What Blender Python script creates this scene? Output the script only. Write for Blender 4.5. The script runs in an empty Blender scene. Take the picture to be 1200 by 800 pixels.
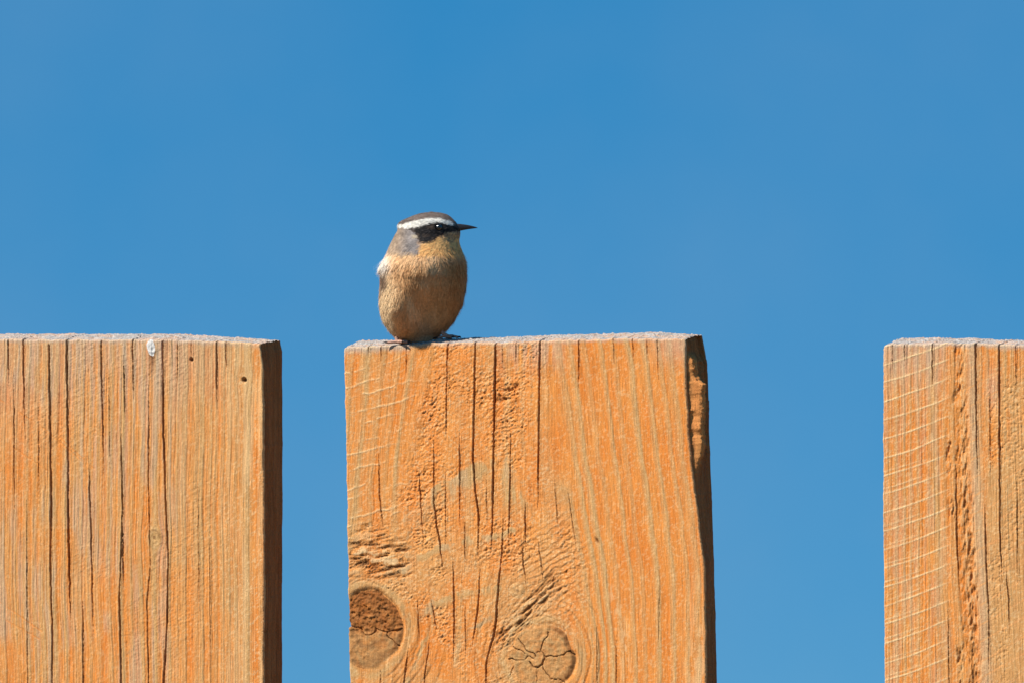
import bpy, math
import numpy as np
from mathutils import Vector

scene = bpy.context.scene
C = scene.collection
R = math.radians

# ------------------------------------------------------------------ camera
YAW, PITCH, DIST = R(30), R(7), 6.0
PXM = 1500.0                                   # photo pixels per metre at the fence
TGT = np.array([0.0, 0.0, 2.2])                # point of the fence in the middle of the frame
RIGHT = np.array([math.cos(YAW), math.sin(YAW), 0.0])
FWD = np.array([-math.sin(YAW) * math.cos(PITCH), math.cos(YAW) * math.cos(PITCH), math.sin(PITCH)])
UP = np.cross(RIGHT, FWD)
CAM = TGT - DIST * FWD
cam = bpy.data.cameras.new("camera")
cam.sensor_width = 36.0
FPX = PXM * DIST
cam.lens = 36.0 * FPX / 1200.0
cam.clip_start, cam.clip_end = 0.1, 20000
cam_ob = bpy.data.objects.new("camera", cam)
C.objects.link(cam_ob)
cam_ob.location = CAM
cam_ob.rotation_euler = Vector(FWD).to_track_quat('-Z', 'Y').to_euler()
scene.camera = cam_ob

# ------------------------------------------------------------------ sun + sky
SUN_DIR = -0.62 * RIGHT - 0.21 * np.array([FWD[0], FWD[1], 0]) / math.cos(PITCH) + 0.70 * np.array([0, 0, 1.0])
SUN_DIR /= np.linalg.norm(SUN_DIR)
SUN_EL = math.asin(SUN_DIR[2])
SUN_AZ = math.atan2(SUN_DIR[0], SUN_DIR[1])
sun = bpy.data.lights.new("sun", 'SUN')
sun.energy, sun.angle, sun.color = 5.0, R(0.53), (1.0, 0.93, 0.84)
sun_ob = bpy.data.objects.new("sun", sun)
C.objects.link(sun_ob)
sun_ob.rotation_euler = Vector(-SUN_DIR).to_track_quat('-Z', 'Y').to_euler()

SKY_FLAT, SKY_DEEP = 0.58, (0.24, 2.66, 5.7, 1)
world = bpy.data.worlds.new("World")
scene.world = world
world.use_nodes = True
wn, wl = world.node_tree.nodes, world.node_tree.links
bg = wn["Background"]
sky = wn.new("ShaderNodeTexSky")
sky.sky_type = 'NISHITA'
sky.sun_disc = False
sky.sun_elevation = SUN_EL
sky.sun_rotation = SUN_AZ
sky.altitude = 3200
sky.air_density, sky.dust_density, sky.ozone_density = 1.0, 0.0, 3.0
hs = wn.new("ShaderNodeHueSaturation")
hs.inputs["Saturation"].default_value = 1.35
tint = wn.new("ShaderNodeMix"); tint.data_type = 'RGBA'; tint.blend_type = 'MULTIPLY'
tint.inputs[0].default_value = 1.0
tint.inputs[7].default_value = (0.84, 0.97, 0.95, 1)
wl.new(sky.outputs[0], hs.inputs["Color"])
wl.new(hs.outputs[0], tint.inputs[6])
flat = wn.new("ShaderNodeMix"); flat.data_type = 'RGBA'
flat.inputs[0].default_value = SKY_FLAT
flat.inputs[7].default_value = SKY_DEEP
wl.new(tint.outputs[2], flat.inputs[6])
# a very thin, wide veil of high haze
tcw = wn.new("ShaderNodeTexCoord")
vn = wn.new("ShaderNodeTexNoise"); vn.inputs["Scale"].default_value = 16; vn.inputs["Detail"].default_value = 4
wl.new(tcw.outputs["Generated"], vn.inputs["Vector"])
vr = wn.new("ShaderNodeMapRange"); vr.inputs[1].default_value = .35; vr.inputs[2].default_value = .7
vr.inputs[3].default_value = 0; vr.inputs[4].default_value = .13
wl.new(vn.outputs["Fac"], vr.inputs[0])
veil = wn.new("ShaderNodeMix"); veil.data_type = 'RGBA'; veil.inputs[7].default_value = (3.2, 4.4, 5.6, 1)
wl.new(vr.outputs[0], veil.inputs[0]); wl.new(flat.outputs[2], veil.inputs[6])
wl.new(veil.outputs[2], bg.inputs["Color"])
bg.inputs["Strength"].default_value = 0.0695

scene.view_settings.view_transform = 'Standard'
scene.view_settings.look = 'None'
scene.view_settings.exposure = 0.54
scene.view_settings.gamma = 1.0
scene.view_settings.use_curve_mapping = False

# ------------------------------------------------------------------ helpers
def at(px, py, y):
    """photo pixel -> world point on the upright plane at depth y behind the fence front"""
    px = np.asarray(px, float); py = np.asarray(py, float); y = np.asarray(y, float)
    d = FPX * FWD + RIGHT * (px[..., None] - 600) - UP * (py[..., None] - 400)
    t = (y - CAM[1]) / d[..., 1]
    return CAM + d * t[..., None]

rs = np.random.RandomState(7)
PERM = rs.permutation(65536)
VALS = rs.rand(65536)
def vnoise(x, y, seed=0):
    xi = np.floor(x).astype(np.int64); yi = np.floor(y).astype(np.int64)
    fx = x - xi; fy = y - yi
    fx = fx * fx * fx * (fx * (fx * 6 - 15) + 10); fy = fy * fy * fy * (fy * (fy * 6 - 15) + 10)
    def h(a, b):
        return VALS[(PERM[(a + seed * 131) & 65535] + b * 57 + seed * 17) & 65535]
    a = h(xi, yi); b = h(xi + 1, yi); c = h(xi, yi + 1); d = h(xi + 1, yi + 1)
    return (a + (b - a) * fx) * (1 - fy) + (c + (d - c) * fx) * fy
def fbm(x, y, seed=0, octv=3, gain=.5):
    s = 0; a = 1; t = 0
    for o in range(octv):
        s = s + a * vnoise(x * 2.03 ** o, y * 2.03 ** o, seed + o * 7); t += a; a *= gain
    return s / t
def sstep(a, b, x):
    t = np.clip((x - a) / (b - a), 0, 1)
    return t * t * (3 - 2 * t)
def seg_dist(u, v, pts):
    """distance to polyline, signed side (+ = below the line in the picture) and parameter"""
    best = np.full(u.shape, 1e9); side = np.zeros(u.shape)
    for (ax, ay), (bx, by) in zip(pts[:-1], pts[1:]):
        dx, dy = bx - ax, by - ay
        t = np.clip(((u - ax) * dx + (v - ay) * dy) / (dx * dx + dy * dy), 0, 1)
        ex, ey = u - ax - t * dx, v - ay - t * dy
        d = np.hypot(ex, ey)
        s = np.sign(dx * (v - ay) - dy * (u - ax))
        m = d < best
        best = np.where(m, d, best); side = np.where(m, s, side)
    return best, side

def link(name, me, mat=None, parent=None):
    o = bpy.data.objects.new(name, me)
    C.objects.link(o)
    if mat is not None:
        me.materials.append(mat)
    if parent is not None:
        o.parent = parent
    return o

def mesh_np(name, co, quads, smooth=True, attrs=None, tris=None):
    """fast mesh from arrays; drops unused vertices"""
    co = np.asarray(co, float).reshape(-1, 3)
    quads = np.asarray(quads, np.int64).reshape(-1, 4)
    used = np.zeros(len(co), bool); used[quads.ravel()] = True
    if tris is not None:
        tris = np.asarray(tris, np.int64).reshape(-1, 3); used[tris.ravel()] = True
    remap = np.cumsum(used) - 1
    idx = remap[quads].ravel(); ls = np.arange(len(quads)) * 4
    if tris is not None:
        ls = np.concatenate([ls, len(idx) + np.arange(len(tris)) * 3]); idx = np.concatenate([idx, remap[tris].ravel()])
    me = bpy.data.meshes.new(name)
    me.vertices.add(int(used.sum()))
    me.vertices.foreach_set("co", co[used].astype(np.float32).ravel())
    me.loops.add(len(idx)); me.loops.foreach_set("vertex_index", idx.astype(np.int32))
    me.polygons.add(len(ls)); me.polygons.foreach_set("loop_start", ls.astype(np.int32))
    me.update(calc_edges=True)
    me.polygons.foreach_set("use_smooth", np.full(len(ls), smooth))
    for k, arr in (attrs or {}).items():
        a = me.attributes.new(k, 'FLOAT_COLOR', 'POINT')
        a.data.foreach_set("color", np.asarray(arr, np.float32).reshape(-1, 4)[used].ravel())
    me.validate()
    return me

def grid_quads(nr, nc, off=0, flip=False):
    i = np.arange(nr * nc).reshape(nr, nc) + off
    q = np.stack([i[:-1, :-1], i[1:, :-1], i[1:, 1:], i[:-1, 1:]], -1)
    if flip: q = q[..., ::-1]
    return q                                   # (nr-1, nc-1, 4)

# ------------------------------------------------------------------ materials
def new_mat(name):
    m = bpy.data.materials.new(name); m.use_nodes = True
    n = m.node_tree.nodes; b = n["Principled BSDF"]
    return m, n, m.node_tree.links, b
def mixrgb(n, l, fac, a, b, mode='MIX'):
    x = n.new("ShaderNodeMix"); x.data_type = 'RGBA'; x.blend_type = mode
    for sock, val in ((0, fac), (6, a), (7, b)):
        if isinstance(val, (int, float, tuple)): x.inputs[sock].default_value = val
        else: l.new(val, x.inputs[sock])
    return x.outputs[2]
def noise(n, l, scale, vec, detail=4, rough=.55, stretch=None):
    if stretch:
        mp = n.new("ShaderNodeMapping"); mp.inputs["Scale"].default_value = stretch
        l.new(vec, mp.inputs["Vector"]); vec = mp.outputs[0]
    x = n.new("ShaderNodeTexNoise"); x.inputs["Scale"].default_value = scale
    x.inputs["Detail"].default_value = detail; x.inputs["Roughness"].default_value = rough
    l.new(vec, x.inputs["Vector"])
    return x.outputs["Fac"]
def ramp(n, l, fac, stops):
    r = n.new("ShaderNodeValToRGB"); l.new(fac, r.inputs[0])
    e = r.color_ramp.elements
    while len(e) < len(stops): e.new(.5)
    for el, (p, c) in zip(e, stops):
        el.position = p; el.color = (c, c, c, 1) if isinstance(c, (int, float)) else (*c, 1)
    return r.outputs[0]

ORANGE_A, ORANGE_B = (0.72, 0.215, 0.032, 1), (0.75, 0.290, 0.064, 1)
TAN = (0.57, 0.325, 0.125, 1)
GREY = (0.48, 0.39, 0.30, 1)
DARK = (0.135, 0.044, 0.011, 1)
PALE = (0.82, 0.58, 0.30, 1)
def wood_material(name, vertical=True, GREY=GREY, PALE=PALE):
    """masks attribute: r = bare tan latewood, g = weathered grey, b = dark brown of knots, runs, cracks and hollows, a = pale scuffed fibre"""
    m, n, l, b = new_mat(name)
    at_ = n.new("ShaderNodeAttribute"); at_.attribute_name = "masks"
    sp = n.new("ShaderNodeSeparateColor"); l.new(at_.outputs["Color"], sp.inputs[0])
    tc = n.new("ShaderNodeTexCoord"); vec = tc.outputs["Object"]
    st = (1, 1, .06) if vertical else (1, 1, 1)
    f1 = noise(n, l, 900, vec, 3, .6, st)
    f2 = noise(n, l, 60, vec, 4, .6, (1, 1, .25) if vertical else (1, 1, 1))
    f3 = noise(n, l, 1500, vec, 2, .5)
    col = mixrgb(n, l, ramp(n, l, f2, [(.35, 0.0), (.65, 1.0)]), ORANGE_A, ORANGE_B)
    col = mixrgb(n, l, sp.outputs[0], col, TAN)
    col = mixrgb(n, l, sp.outputs[1], col, GREY)
    col = mixrgb(n, l, at_.outputs["Alpha"], col, PALE)
    col = mixrgb(n, l, sp.outputs[2], col, DARK)
    var = ramp(n, l, f1, [(.25, .62), (.75, 1.2)])
    col = mixrgb(n, l, .8, col, var, 'MULTIPLY')
    var2 = ramp(n, l, f3, [(.3, .66), (.7, 1.22)])
    col = mixrgb(n, l, .7, col, var2, 'MULTIPLY')
    l.new(col, b.inputs["Base Color"])
    b.inputs["Roughness"].default_value = .78
    b.inputs["Specular IOR Level"].default_value = .12
    bp = n.new("ShaderNodeBump"); bp.inputs["Strength"].default_value = .6; bp.inputs["Distance"].default_value = .0006
    ad = n.new("ShaderNodeMath"); ad.operation = 'ADD'; l.new(f1, ad.inputs[0]); l.new(f3, ad.inputs[1])
    l.new(ad.outputs[0], bp.inputs["Height"]); l.new(bp.outputs[0], b.inputs["Normal"])
    return m
WOOD = wood_material("stained_wood")
WOOD_END = wood_material("weathered_end_grain", False, (0.30, 0.285, 0.27, 1), (0.50, 0.46, 0.42, 1))

def attr_material(name, rough=.8, spec=.2, var=.25, scale=500, transl=0):
    m, n, l, b = new_mat(name)
    a = n.new("ShaderNodeAttribute"); a.attribute_name = "plumage_colour"
    tc = n.new("ShaderNodeTexCoord")
    f = noise(n, l, scale, tc.outputs["Object"], 3)
    col = mixrgb(n, l, 1.0, a.outputs["Color"], ramp(n, l, f, [(.3, 1 - var), (.7, 1 + var * .4)]), 'MULTIPLY')
    l.new(col, b.inputs["Base Color"])
    b.inputs["Roughness"].default_value = rough
    b.inputs["Specular IOR Level"].default_value = spec
    b.inputs["Sheen Weight"].default_value = .03
    return m
PLUMAGE = attr_material("feathers")
def plain(name, c, rough=.5, spec=.5, var=.3, scale=800):
    m, n, l, b = new_mat(name)
    tc = n.new("ShaderNodeTexCoord")
    f = noise(n, l, scale, tc.outputs["Object"], 3)
    l.new(mixrgb(n, l, 1.0, (*c, 1), ramp(n, l, f, [(.3, 1 - var), (.7, 1 + var * .5)]), 'MULTIPLY'), b.inputs["Base Color"])
    b.inputs["Roughness"].default_value = rough; b.inputs["Specular IOR Level"].default_value = spec
    return m
BEAK = plain("beak_horn", (.022, .018, .018), .38, .5)
EYE = plain("eye_gloss", (.006, .004, .003), .17, 1.0, 0)
LEGM = plain("leg_skin", (.50, .29, .21), .55, .35)
CLAW = plain("claw_horn", (.03, .02, .018), .4, .4)
CHALK = plain("dried_dropping", (.62, .60, .56), .9, .1, .3, 700)

# ------------------------------------------------------------------ ground
def ground():
    m, n, l, b = new_mat("dry_soil")
    tc = n.new("ShaderNodeTexCoord"); v = tc.outputs["Object"]
    c = mixrgb(n, l, ramp(n, l, noise(n, l, .35, v, 8), [(.35, 0.0), (.65, 1.0)]), (.07, .048, .03, 1), (.12, .082, .05, 1))
    c = mixrgb(n, l, ramp(n, l, noise(n, l, 9, v, 8), [(.5, 0.0), (.7, 1.0)]), c, (.14, .12, .06, 1))
    l.new(c, b.inputs["Base Color"]); b.inputs["Roughness"].default_value = .95
    S = 6000
    me = bpy.data.meshes.new("ground"); xs = [-S, -60, -8, 8, 60, S]
    co = [(x, y, 0) for y in xs for x in xs]
    q = [(j * 6 + i, j * 6 + i + 1, j * 6 + i + 7, j * 6 + i + 6) for j in range(5) for i in range(5)]
    me.from_pydata(co, [], q)
    o = link("ground", me, m); o["kind"] = "structure"
    return o
ground()

# ------------------------------------------------------------------ fence boards
TH = 0.028                                     # board thickness
fence = bpy.data.objects.new("wooden_fence", None); C.objects.link(fence)
fence["label"] = "orange stained fence of wide weathered upright boards with gaps between them"
fence["category"] = "fence"

def cracks(u, v, lst, h, dark, seed):
    for k, (w, pts) in enumerate(lst):
        p = np.array(pts, float)
        v0, v1 = p[0, 1], p[-1, 1]
        m = (v > v0 - 1) & (v < v1 + 1)
        if not m.any(): continue
        uu, vv = u[m], v[m]
        uc = np.interp(vv, p[:, 1], p[:, 0]) + (vnoise(vv * .11, vv * 0 + k * 3.7, seed) - .5) * .8 + (vnoise(vv * .35, vv * 0 + k * 1.7, seed + 1) - .5) * .3
        L = v1 - v0
        taper = np.ones_like(vv)
        if v0 > 410: taper *= sstep(0, min(60, L * .35), vv - v0)
        if v1 < 798: taper *= sstep(0, min(60, L * .35), v1 - vv)
        var = .6 + .8 * vnoise(vv * .035, vv * 0 + k * 9.1, seed + 3)
        hw = w * .40 * taper * var + 1e-4
        d = np.abs(uu - uc)
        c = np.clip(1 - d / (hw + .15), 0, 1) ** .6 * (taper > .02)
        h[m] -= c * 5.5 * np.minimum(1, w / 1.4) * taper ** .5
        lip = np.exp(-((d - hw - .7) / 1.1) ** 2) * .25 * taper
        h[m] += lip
        dark[m] = np.maximum(dark[m], sstep(0, .5, c) * .75)  # darker colour inside the crack

def stripes(phi, seed, period, jitter=.45, n=90, start=-200.0):
    """irregular growth-ring lines: returns distance-like latewood mask profile"""
    r = np.random.RandomState(seed)
    pos = np.cumsum(period * (1 + jitter * (r.rand(n) * 2 - 1))) + start
    wid = period * (.24 + .24 * r.rand(n)); amp = .45 + .55 * r.rand(n)
    out = np.zeros_like(phi)
    i = np.clip(np.searchsorted(pos, phi.ravel()), 1, n - 1).reshape(phi.shape)
    for j in (i - 1, i):
        d = phi - pos[j]
        # sharp outer edge, soft inner edge, as in real latewood
        prof = np.where(d > 0, np.clip(1 - d / (wid[j] * .5), 0, 1), np.clip(1 + d / (wid[j] * 1.4), 0, 1))
        out = np.maximum(out, prof ** .7 * amp[j])
    return out

def hairline(phi, v, seed, period, start=-200.0):
    """thin dark checks along the grain that come and go"""
    r = np.random.RandomState(seed)
    pos = np.cumsum(period * (.4 + 1.2 * r.rand(220))) + start
    i = np.clip(np.searchsorted(pos, phi.ravel()), 1, 219).reshape(phi.shape)
    out = np.zeros_like(phi)
    for j in (i - 1, i):
        d = np.abs(phi - pos[j])
        on = sstep(.48, .62, vnoise(v * .013, j * 7.31, seed + 1)) * (.5 + .5 * vnoise(v * .1, j * 3.3, seed + 2))
        out = np.maximum(out, np.clip(1 - d / .9, 0, 1) * on)
    return out

def base_fibre(u, v, phi, seed):
    """fine fibre relief, px"""
    f = fbm(phi * .55, v * .022, seed, 3) - .5
    g = fbm(phi * 1.3, v * .09, seed + 20, 2) - .5
    k = fbm(.8 * u * .55 - .6 * v * .3, .6 * u * .9 + .8 * v * .8, seed + 40, 2) - .5
    return f * .85 + g * .75 + k * .42

def knot_fields(u, v, phi0, knots):
    phi = phi0.copy()
    for (ku, kv, rx, ry, k) in knots:
        dx = (u - ku); d2 = (dx / rx) ** 2 + ((v - kv) / (ry * 1.25)) ** 2
        phi -= dx * k / np.maximum(d2, 1.0)
    return phi

def fn_left(u, v, tv):
    phi = u + (fbm(v * .005, u * .004, 3, 2) - .5) * 8 + (fbm(v * .02, u * .02, 4, 2) - .5) * 1.6
    phi = knot_fields(u, v, phi, [(181, 629, 7, 9, .9), (286, 445, 5, 7, .8)])
    lat = stripes(phi, 11, 11.0, .5)
    fine = stripes(phi, 12, 3.6, .4, 260)
    hair = hairline(phi, v, 13, 5.2)
    a_ = .82 * u - .57 * v; b_ = .57 * u + .82 * v
    right = sstep(225, 300, u)
    h = base_fibre(u, v, phi, 50) * (1 - .35 * right)
    blot = fbm(u * .018, v * .010, 61, 3)
    top = 1 - sstep(395, 520, v + (blot - .5) * 150)
    worn = sstep(.42, .62, blot * (1 - right * .3) + .16 * top)
    fl = fbm(phi * .25, v * .015, 62, 3)
    tan = np.clip(lat * .8 + .40 * worn * (.5 + .5 * fine) + .25 * fine + .45 * right * sstep(262, 285, u) * (1 - sstep(292, 300, u)), 0, 1)
    grey = np.clip(.30 * top * (1 - right) + .34 * worn * (1 - sstep(180, 240, u)) * sstep(.4, .7, fl), 0, .75)
    pale = np.clip(sstep(.58, .75, fbm(a_ * .30, b_ * .75, 63, 2)) * .5, 0, 1) * (.5 + .5 * right)
    pale = np.maximum(pale, .35 * right * sstep(.4, .7, fl))
    dark = .22 * hair
    h += lat * .7 + fine * .5 - hair * .7
    # rough torn fibres
    a = .86 * u - .5 * v; b = .5 * u + .86 * v
    chip = np.abs(fbm(a * .10, b * .32, 64, 3) - .5) * 2
    rm = sstep(.45, .65, fbm(u * .02, v * .012, 65, 2)) * (1 - right)
    h -= (1 - chip) ** 3 * .5 * rm
    h *= .8
    # old saw lines falling to the right
    for pts in ([(-12, 460), (52, 502), (120, 560)], [(16, 524), (56, 551)], [(-10, 698), (50, 740)], [(0, 722), (46, 748)], [(70, 512), (118, 556)]):
        d, s = seg_dist(u, v, pts)
        c = np.clip(1 - d / 1.3, 0, 1)
        c = c * sstep(.25, .6, vnoise(u * .07, v * .07, 75)); h -= c * .35; tan = tan * (1 - .7 * c); grey = grey * (1 - .8 * c)
    cr = [(2.2, [(77.9, 380), (79.8, 517), (80, 600), (81.4, 669), (83.5, 740)]),
          (2.3, [(57.8, 405), (58.8, 500), (60.4, 590), (59.3, 669), (61.7, 734), (60.9, 835)]),
          (1.9, [(118, 380), (119, 440), (121, 517), (122, 560)]),
          (1.6, [(104, 530), (106, 600), (107.5, 645), (108, 690), (109.5, 745)]),
          (1.5, [(155, 380), (156.8, 470)]), (1.3, [(145, 412), (147, 492)]),
          (1.9, [(141.7, 490), (144, 600), (140.4, 695), (141.7, 800)]), (1.3, [(143, 585), (145, 690)]),
          (2.4, [(190.4, 380), (191.2, 490), (194, 580), (197.4, 656), (195.5, 737), (191.6, 805)]),
          (1.0, [(174.7, 432), (174, 560), (176.4, 661), (172, 705), (175.3, 835)]),
          (1.5, [(27, 380), (28.9, 490), (29.7, 520)]), (1.1, [(9.6, 380), (10.2, 456)]), (1.7, [(97, 700), (98.4, 835)]),
          (.9, [(16.5, 432), (17, 610)]), (.8, [(31.5, 580), (32.5, 835)]), (.9, [(207.8, 380), (208.6, 450)]),
          (.8, [(223.7, 380), (224.3, 421)]), (1.5, [(254, 380), (254.5, 482)]), (.9, [(265, 380), (265.5, 437)]),
          (.7, [(128, 430), (129, 560)]), (.7, [(45, 470), (46, 600)]), (.6, [(232, 560), (234, 720)]), (.6, [(246, 600), (247, 835)])]
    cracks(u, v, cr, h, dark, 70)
    for (hu, hv, r_, dep) in ((286.2, 444.6, 2.3, 5), (224.3, 421, 1.9, 4)):
        c = np.clip(1.5 - np.hypot(u - hu, v - hv) / r_, 0, 1); h -= c * dep; dark = np.maximum(dark, c * .8)
    # little knot
    d = np.hypot((u - 181) / 6, (v - 629) / 8)
    k = 1 - sstep(.8, 1.1, d); h += k * (np.cos(d * 9) * .2); tan = np.clip(tan + k * .4, 0, 1)
    dark = np.maximum(dark, .45 * np.exp(-((d - 1) / .18) ** 2) * sstep(-.2, .6, -(v - 629) / 8 + .3)); dark = np.maximum(dark, .6 * (d < .25))
    # brown run below the dropping
    d = np.clip(1 - np.abs(u - 178 - (v - 420) * .03) / 5, 0, 1) * sstep(400, 412, v) * (1 - sstep(418, 445, v))
    dark = np.maximum(dark, .7 * d ** .6)
    fringe = 1 - sstep(.5, 4 + 9 * fbm(u * .1, v * 0, 71, 2), tv)
    grey = np.maximum(grey, .75 * fringe * (1 - .5 * right))
    dd = np.hypot((u - 177.3 - .1 * (v - 408)) / 4.9, (v - 407) / 10.5) + (fbm(u * .25, v * .25, 72, 2) - .5) * .5
    drop = dd < 1
    h += 1.6 * np.clip(1.15 - dd, 0, 1) ** .5 * (dd < 1.15) + drop * (fbm(u * .5, v * .5, 73, 2) - .5) * 1.2
    return h, tan, grey, dark, pale, {"dropping": drop}

KN = [(430, 738, 41, 45), (635.5, 771, 39, 40)]
def fn_centre(u, v, tv):
    us = np.array([395, 440, 480, 525, 640, 668, 740, 835.])
    sl = np.array([-.035, -.06, -.15, -.03, -.015, .11, .07, .09])
    slope = np.interp(u, us, sl)
    bend = np.where(u > 640, 1 - .35 * sstep(560, 800, v), 1.0)
    phi0 = u - slope * (v - 400) * bend + (fbm(v * .008, u * .006, 103, 2) - .5) * 10 + (fbm(v * .03, u * .03, 104, 2) - .5) * 3
    phi = knot_fields(u, v, phi0, [(KN[0][0], KN[0][1], 52, 54, .95), (KN[1][0], KN[1][1], 50, 52, .95), (606, 691, 9, 10, .8)])
    lat = stripes(phi, 21, 15.0, .35)
    fine = stripes(phi, 22, 4.2, .5, 260)
    hair = hairline(phi, v, 23, 7.5)
    right = sstep(650, 690, u + (fbm(u * .02, v * .02, 105, 2) - .5) * 30)
    left = 1 - sstep(478, 510, u + .16 * (v - 400))
    # rough, torn middle
    lo = np.interp(v, [390, 450, 500, 540, 580, 620, 660, 700, 760, 830], [506, 498, 488, 476, 455, 425, 405, 470, 520, 560])
    hi = np.interp(v, [390, 450, 500, 540, 580, 620, 660, 700, 740, 830], [640, 640, 632, 640, 652, 672, 690, 690, 668, 640])
    e = (fbm(u * .05, v * .05, 106, 3) - .5) * 40
    rough = sstep(-10, 14, u - lo + e) * sstep(-12, 16, hi - u + e)
    # smooth tan growth-ring faces between the torn zones
    arcs = [([(484, 596), (505, 575), (521, 563), (550, 545), (584, 535), (606, 522)], 30),
            ([(470, 664), (482, 653), (513, 640), (558, 627), (600, 618)], 13),
            ([(495, 712), (505, 705), (539, 695), (563, 686), (590, 687)], 11),
            ([(533, 772), (536, 758), (542, 745), (558, 729), (574, 722)], 7),
            ([(470, 800), (488, 770), (500, 740), (502, 715)], 7)]
    tanf = np.zeros_like(u)
    wob = (fbm(u * .07, v * .07, 107, 3) - .5) * 12
    for pts, w in arcs:
        d, s = seg_dist(u, v, pts)
        sd = d * s + wob
        tanf = np.maximum(tanf, sstep(-1.5, 1.5, sd) * (1 - sstep(w * .4, w, sd)) * (1 - sstep(w * 1.2, w * 1.8, d)))
    tanf *= 1 - sstep(574, 584, u + wob * .3) * (v < 600)
    tanf = np.maximum(tanf, sstep(-6, 6, u - 588 + wob) * (1 - sstep(2, 12, u - 588 - (v - 540) * .45 + wob)) * sstep(532, 545, v) * (1 - sstep(580, 610, v)))
    tanf *= .25 + .75 * sstep(.36, .6, fbm(u * .13, v * .045, 116, 3))
    rough = rough * (1 - .85 * tanf)
    h = base_fibre(u, v, phi, 110) * .7 + lat * (.3 + .4 * (1 - rough)) + fine * .15 - hair * .5 * (1 - rough) * (1 - .6 * sstep(650, 690, u))
    th = R(30)
    a = math.cos(th) * u - math.sin(th) * v; b = math.sin(th) * u + math.cos(th) * v
    ww = (fbm(u * .06, v * .06, 111, 2) - .5) * 9
    n1 = fbm((a + ww) * .15, (b + ww) * .44, 112, 4)
    n2 = fbm(a * .20, b * .42, 113, 2)
    n3 = fbm(a * .34, b * .72, 114, 2)
    chips = -np.clip(.47 - n1, 0, 1) * 6.5 - np.abs(n2 - .5) * 2.0 + (n3 - .5) * 2.8 + (fbm(u * .55, v * .9, 117, 2) - .5) * 1.6
    amt = rough * (.25 + 1.1 * sstep(.3, .7, fbm(u * .022, v * .022, 115, 2)))
    h += chips * amt * .62
    # diagonal scalloped tearing to the right of the middle
    d2 = np.exp(-(((u - 648) / 34) ** 2 + ((v - 668) / 52) ** 2))
    saw = ((.55 * u + .95 * v + ww * 1.2) * .125) % 1.0
    h += (saw - .5) * 1.3 * d2
    h *= .75
    # deep torn hollows above the knots
    tA = np.exp(-(((v - 652 - .10 * (u - 440)) / 25) ** 2)) * sstep(402, 412, u) * (1 - sstep(470, 490, u))
    tA2 = np.exp(-(((u - 436) / 14) ** 2 + ((v - 620) / 9) ** 2))
    a2 = u * .97 - v * .22; b2 = .22 * u + .97 * v
    nA = fbm(a2 * .06, b2 * .24, 120, 5, .62)
    cutA = np.clip(.56 - nA, 0, 1) * 10 * np.clip(tA + .8 * tA2, 0, 1)
    dB, sB = seg_dist(u, v, [(590, 748), (612, 722), (648, 684)])
    tB = np.exp(-(dB / 14) ** 2)
    a3 = u * .74 - v * .67; b3 = .67 * u + .74 * v
    nB = fbm(a3 * .08, b3 * .36, 121, 5, .6)
    cutB = np.clip(.56 - nB, 0, 1) * 8 * tB
    h -= cutA + cutB
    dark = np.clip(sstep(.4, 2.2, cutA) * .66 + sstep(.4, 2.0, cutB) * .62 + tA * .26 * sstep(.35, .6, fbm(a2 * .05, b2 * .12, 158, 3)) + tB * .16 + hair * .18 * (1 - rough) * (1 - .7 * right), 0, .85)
    # saw marks along the left edge
    smk = np.zeros_like(u)
    r = np.random.RandomState(5)
    for k in range(13):
        v0 = 414 + k * 17 + r.rand() * 8; sl_ = .20 + .1 * r.rand(); end = 470 + 45 * r.rand()
        d = np.abs(v - (v0 - sl_ * (u - 403) - .0006 * (u - 403) ** 2) + (fbm(u * .09, u * 0, 130 + k, 2) - .5) * 5)
        m = np.clip(1 - d / 1.6, 0, 1) * (1 - sstep(end - 45, end, u)) * sstep(.30, .62, .6 * vnoise(u * .055, v * .03, 140 + k) + .4 * vnoise(u * .3, v * .2, 145 + k))
        smk = np.maximum(smk, m)
    h += smk * .5
    fl = fbm(phi * .12, v * .012, 125, 3)
    tan = np.clip(lat * (.9 * right + .75 * left + .25 * (1 - rough)) + .95 * tanf + fine * .12 + .35 * sstep(.5, .7, fl) * (1 - right), 0, 1)
    tan = np.maximum(tan, .5 * sstep(560, 700, v) * (1 - right) * sstep(.35, .6, fbm(u * .02, v * .02, 126, 2)))
    grey = .16 * tanf * sstep(.4, .6, fbm(u * .05, v * .02, 127, 2))
    # greyed wood down the upper middle
    up = (1 - sstep(402, 450, v)) * sstep(570, 600, u) * (1 - sstep(640, 680, u))
    grey = np.maximum(grey, .5 * up * sstep(.3, .6, fbm(u * .2, v * .02, 128, 2)))
    fringe = 1 - sstep(1, 3 + np.where(u < 480, 17, 8) * fbm(u * .08, v * .02, 129, 3), tv)
    grey = np.maximum(grey, fringe * np.where(u < 480, .9, .62))
    tr = (1 - sstep(400, 440, v)) * sstep(740, 800, u); grey = np.maximum(grey, .5 * tr)
    pale = sstep(.58, .75, fbm(a * .32, b * .7, 131, 2)) * (.32 + .15 * rough)
    pale = np.maximum(pale, rough * (.5 * sstep(-.3, 1.1, chips) * sstep(.42, .62, fbm(a * .35, b * .7, 118, 2)) + .04)); dark = np.maximum(dark, .24 * rough * sstep(.7, 2.2, -chips))
    pale = np.maximum(pale, .85 * smk)
    pale = np.maximum(pale, sstep(.54, .66, nA) * tA * .75)
    pale = np.maximum(pale, sstep(.56, .67, nB) * tB * .7)
    # scuffed pale run on the right of the lower knot and along the edge
    d, s = seg_dist(u, v, [(716, 690), (732, 740), (735, 835)])
    pale = np.maximum(pale, .5 * np.clip(1 - d / 8, 0, 1) * sstep(.4, .6, fbm(u * .3, v * .12, 132, 2)))
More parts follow.
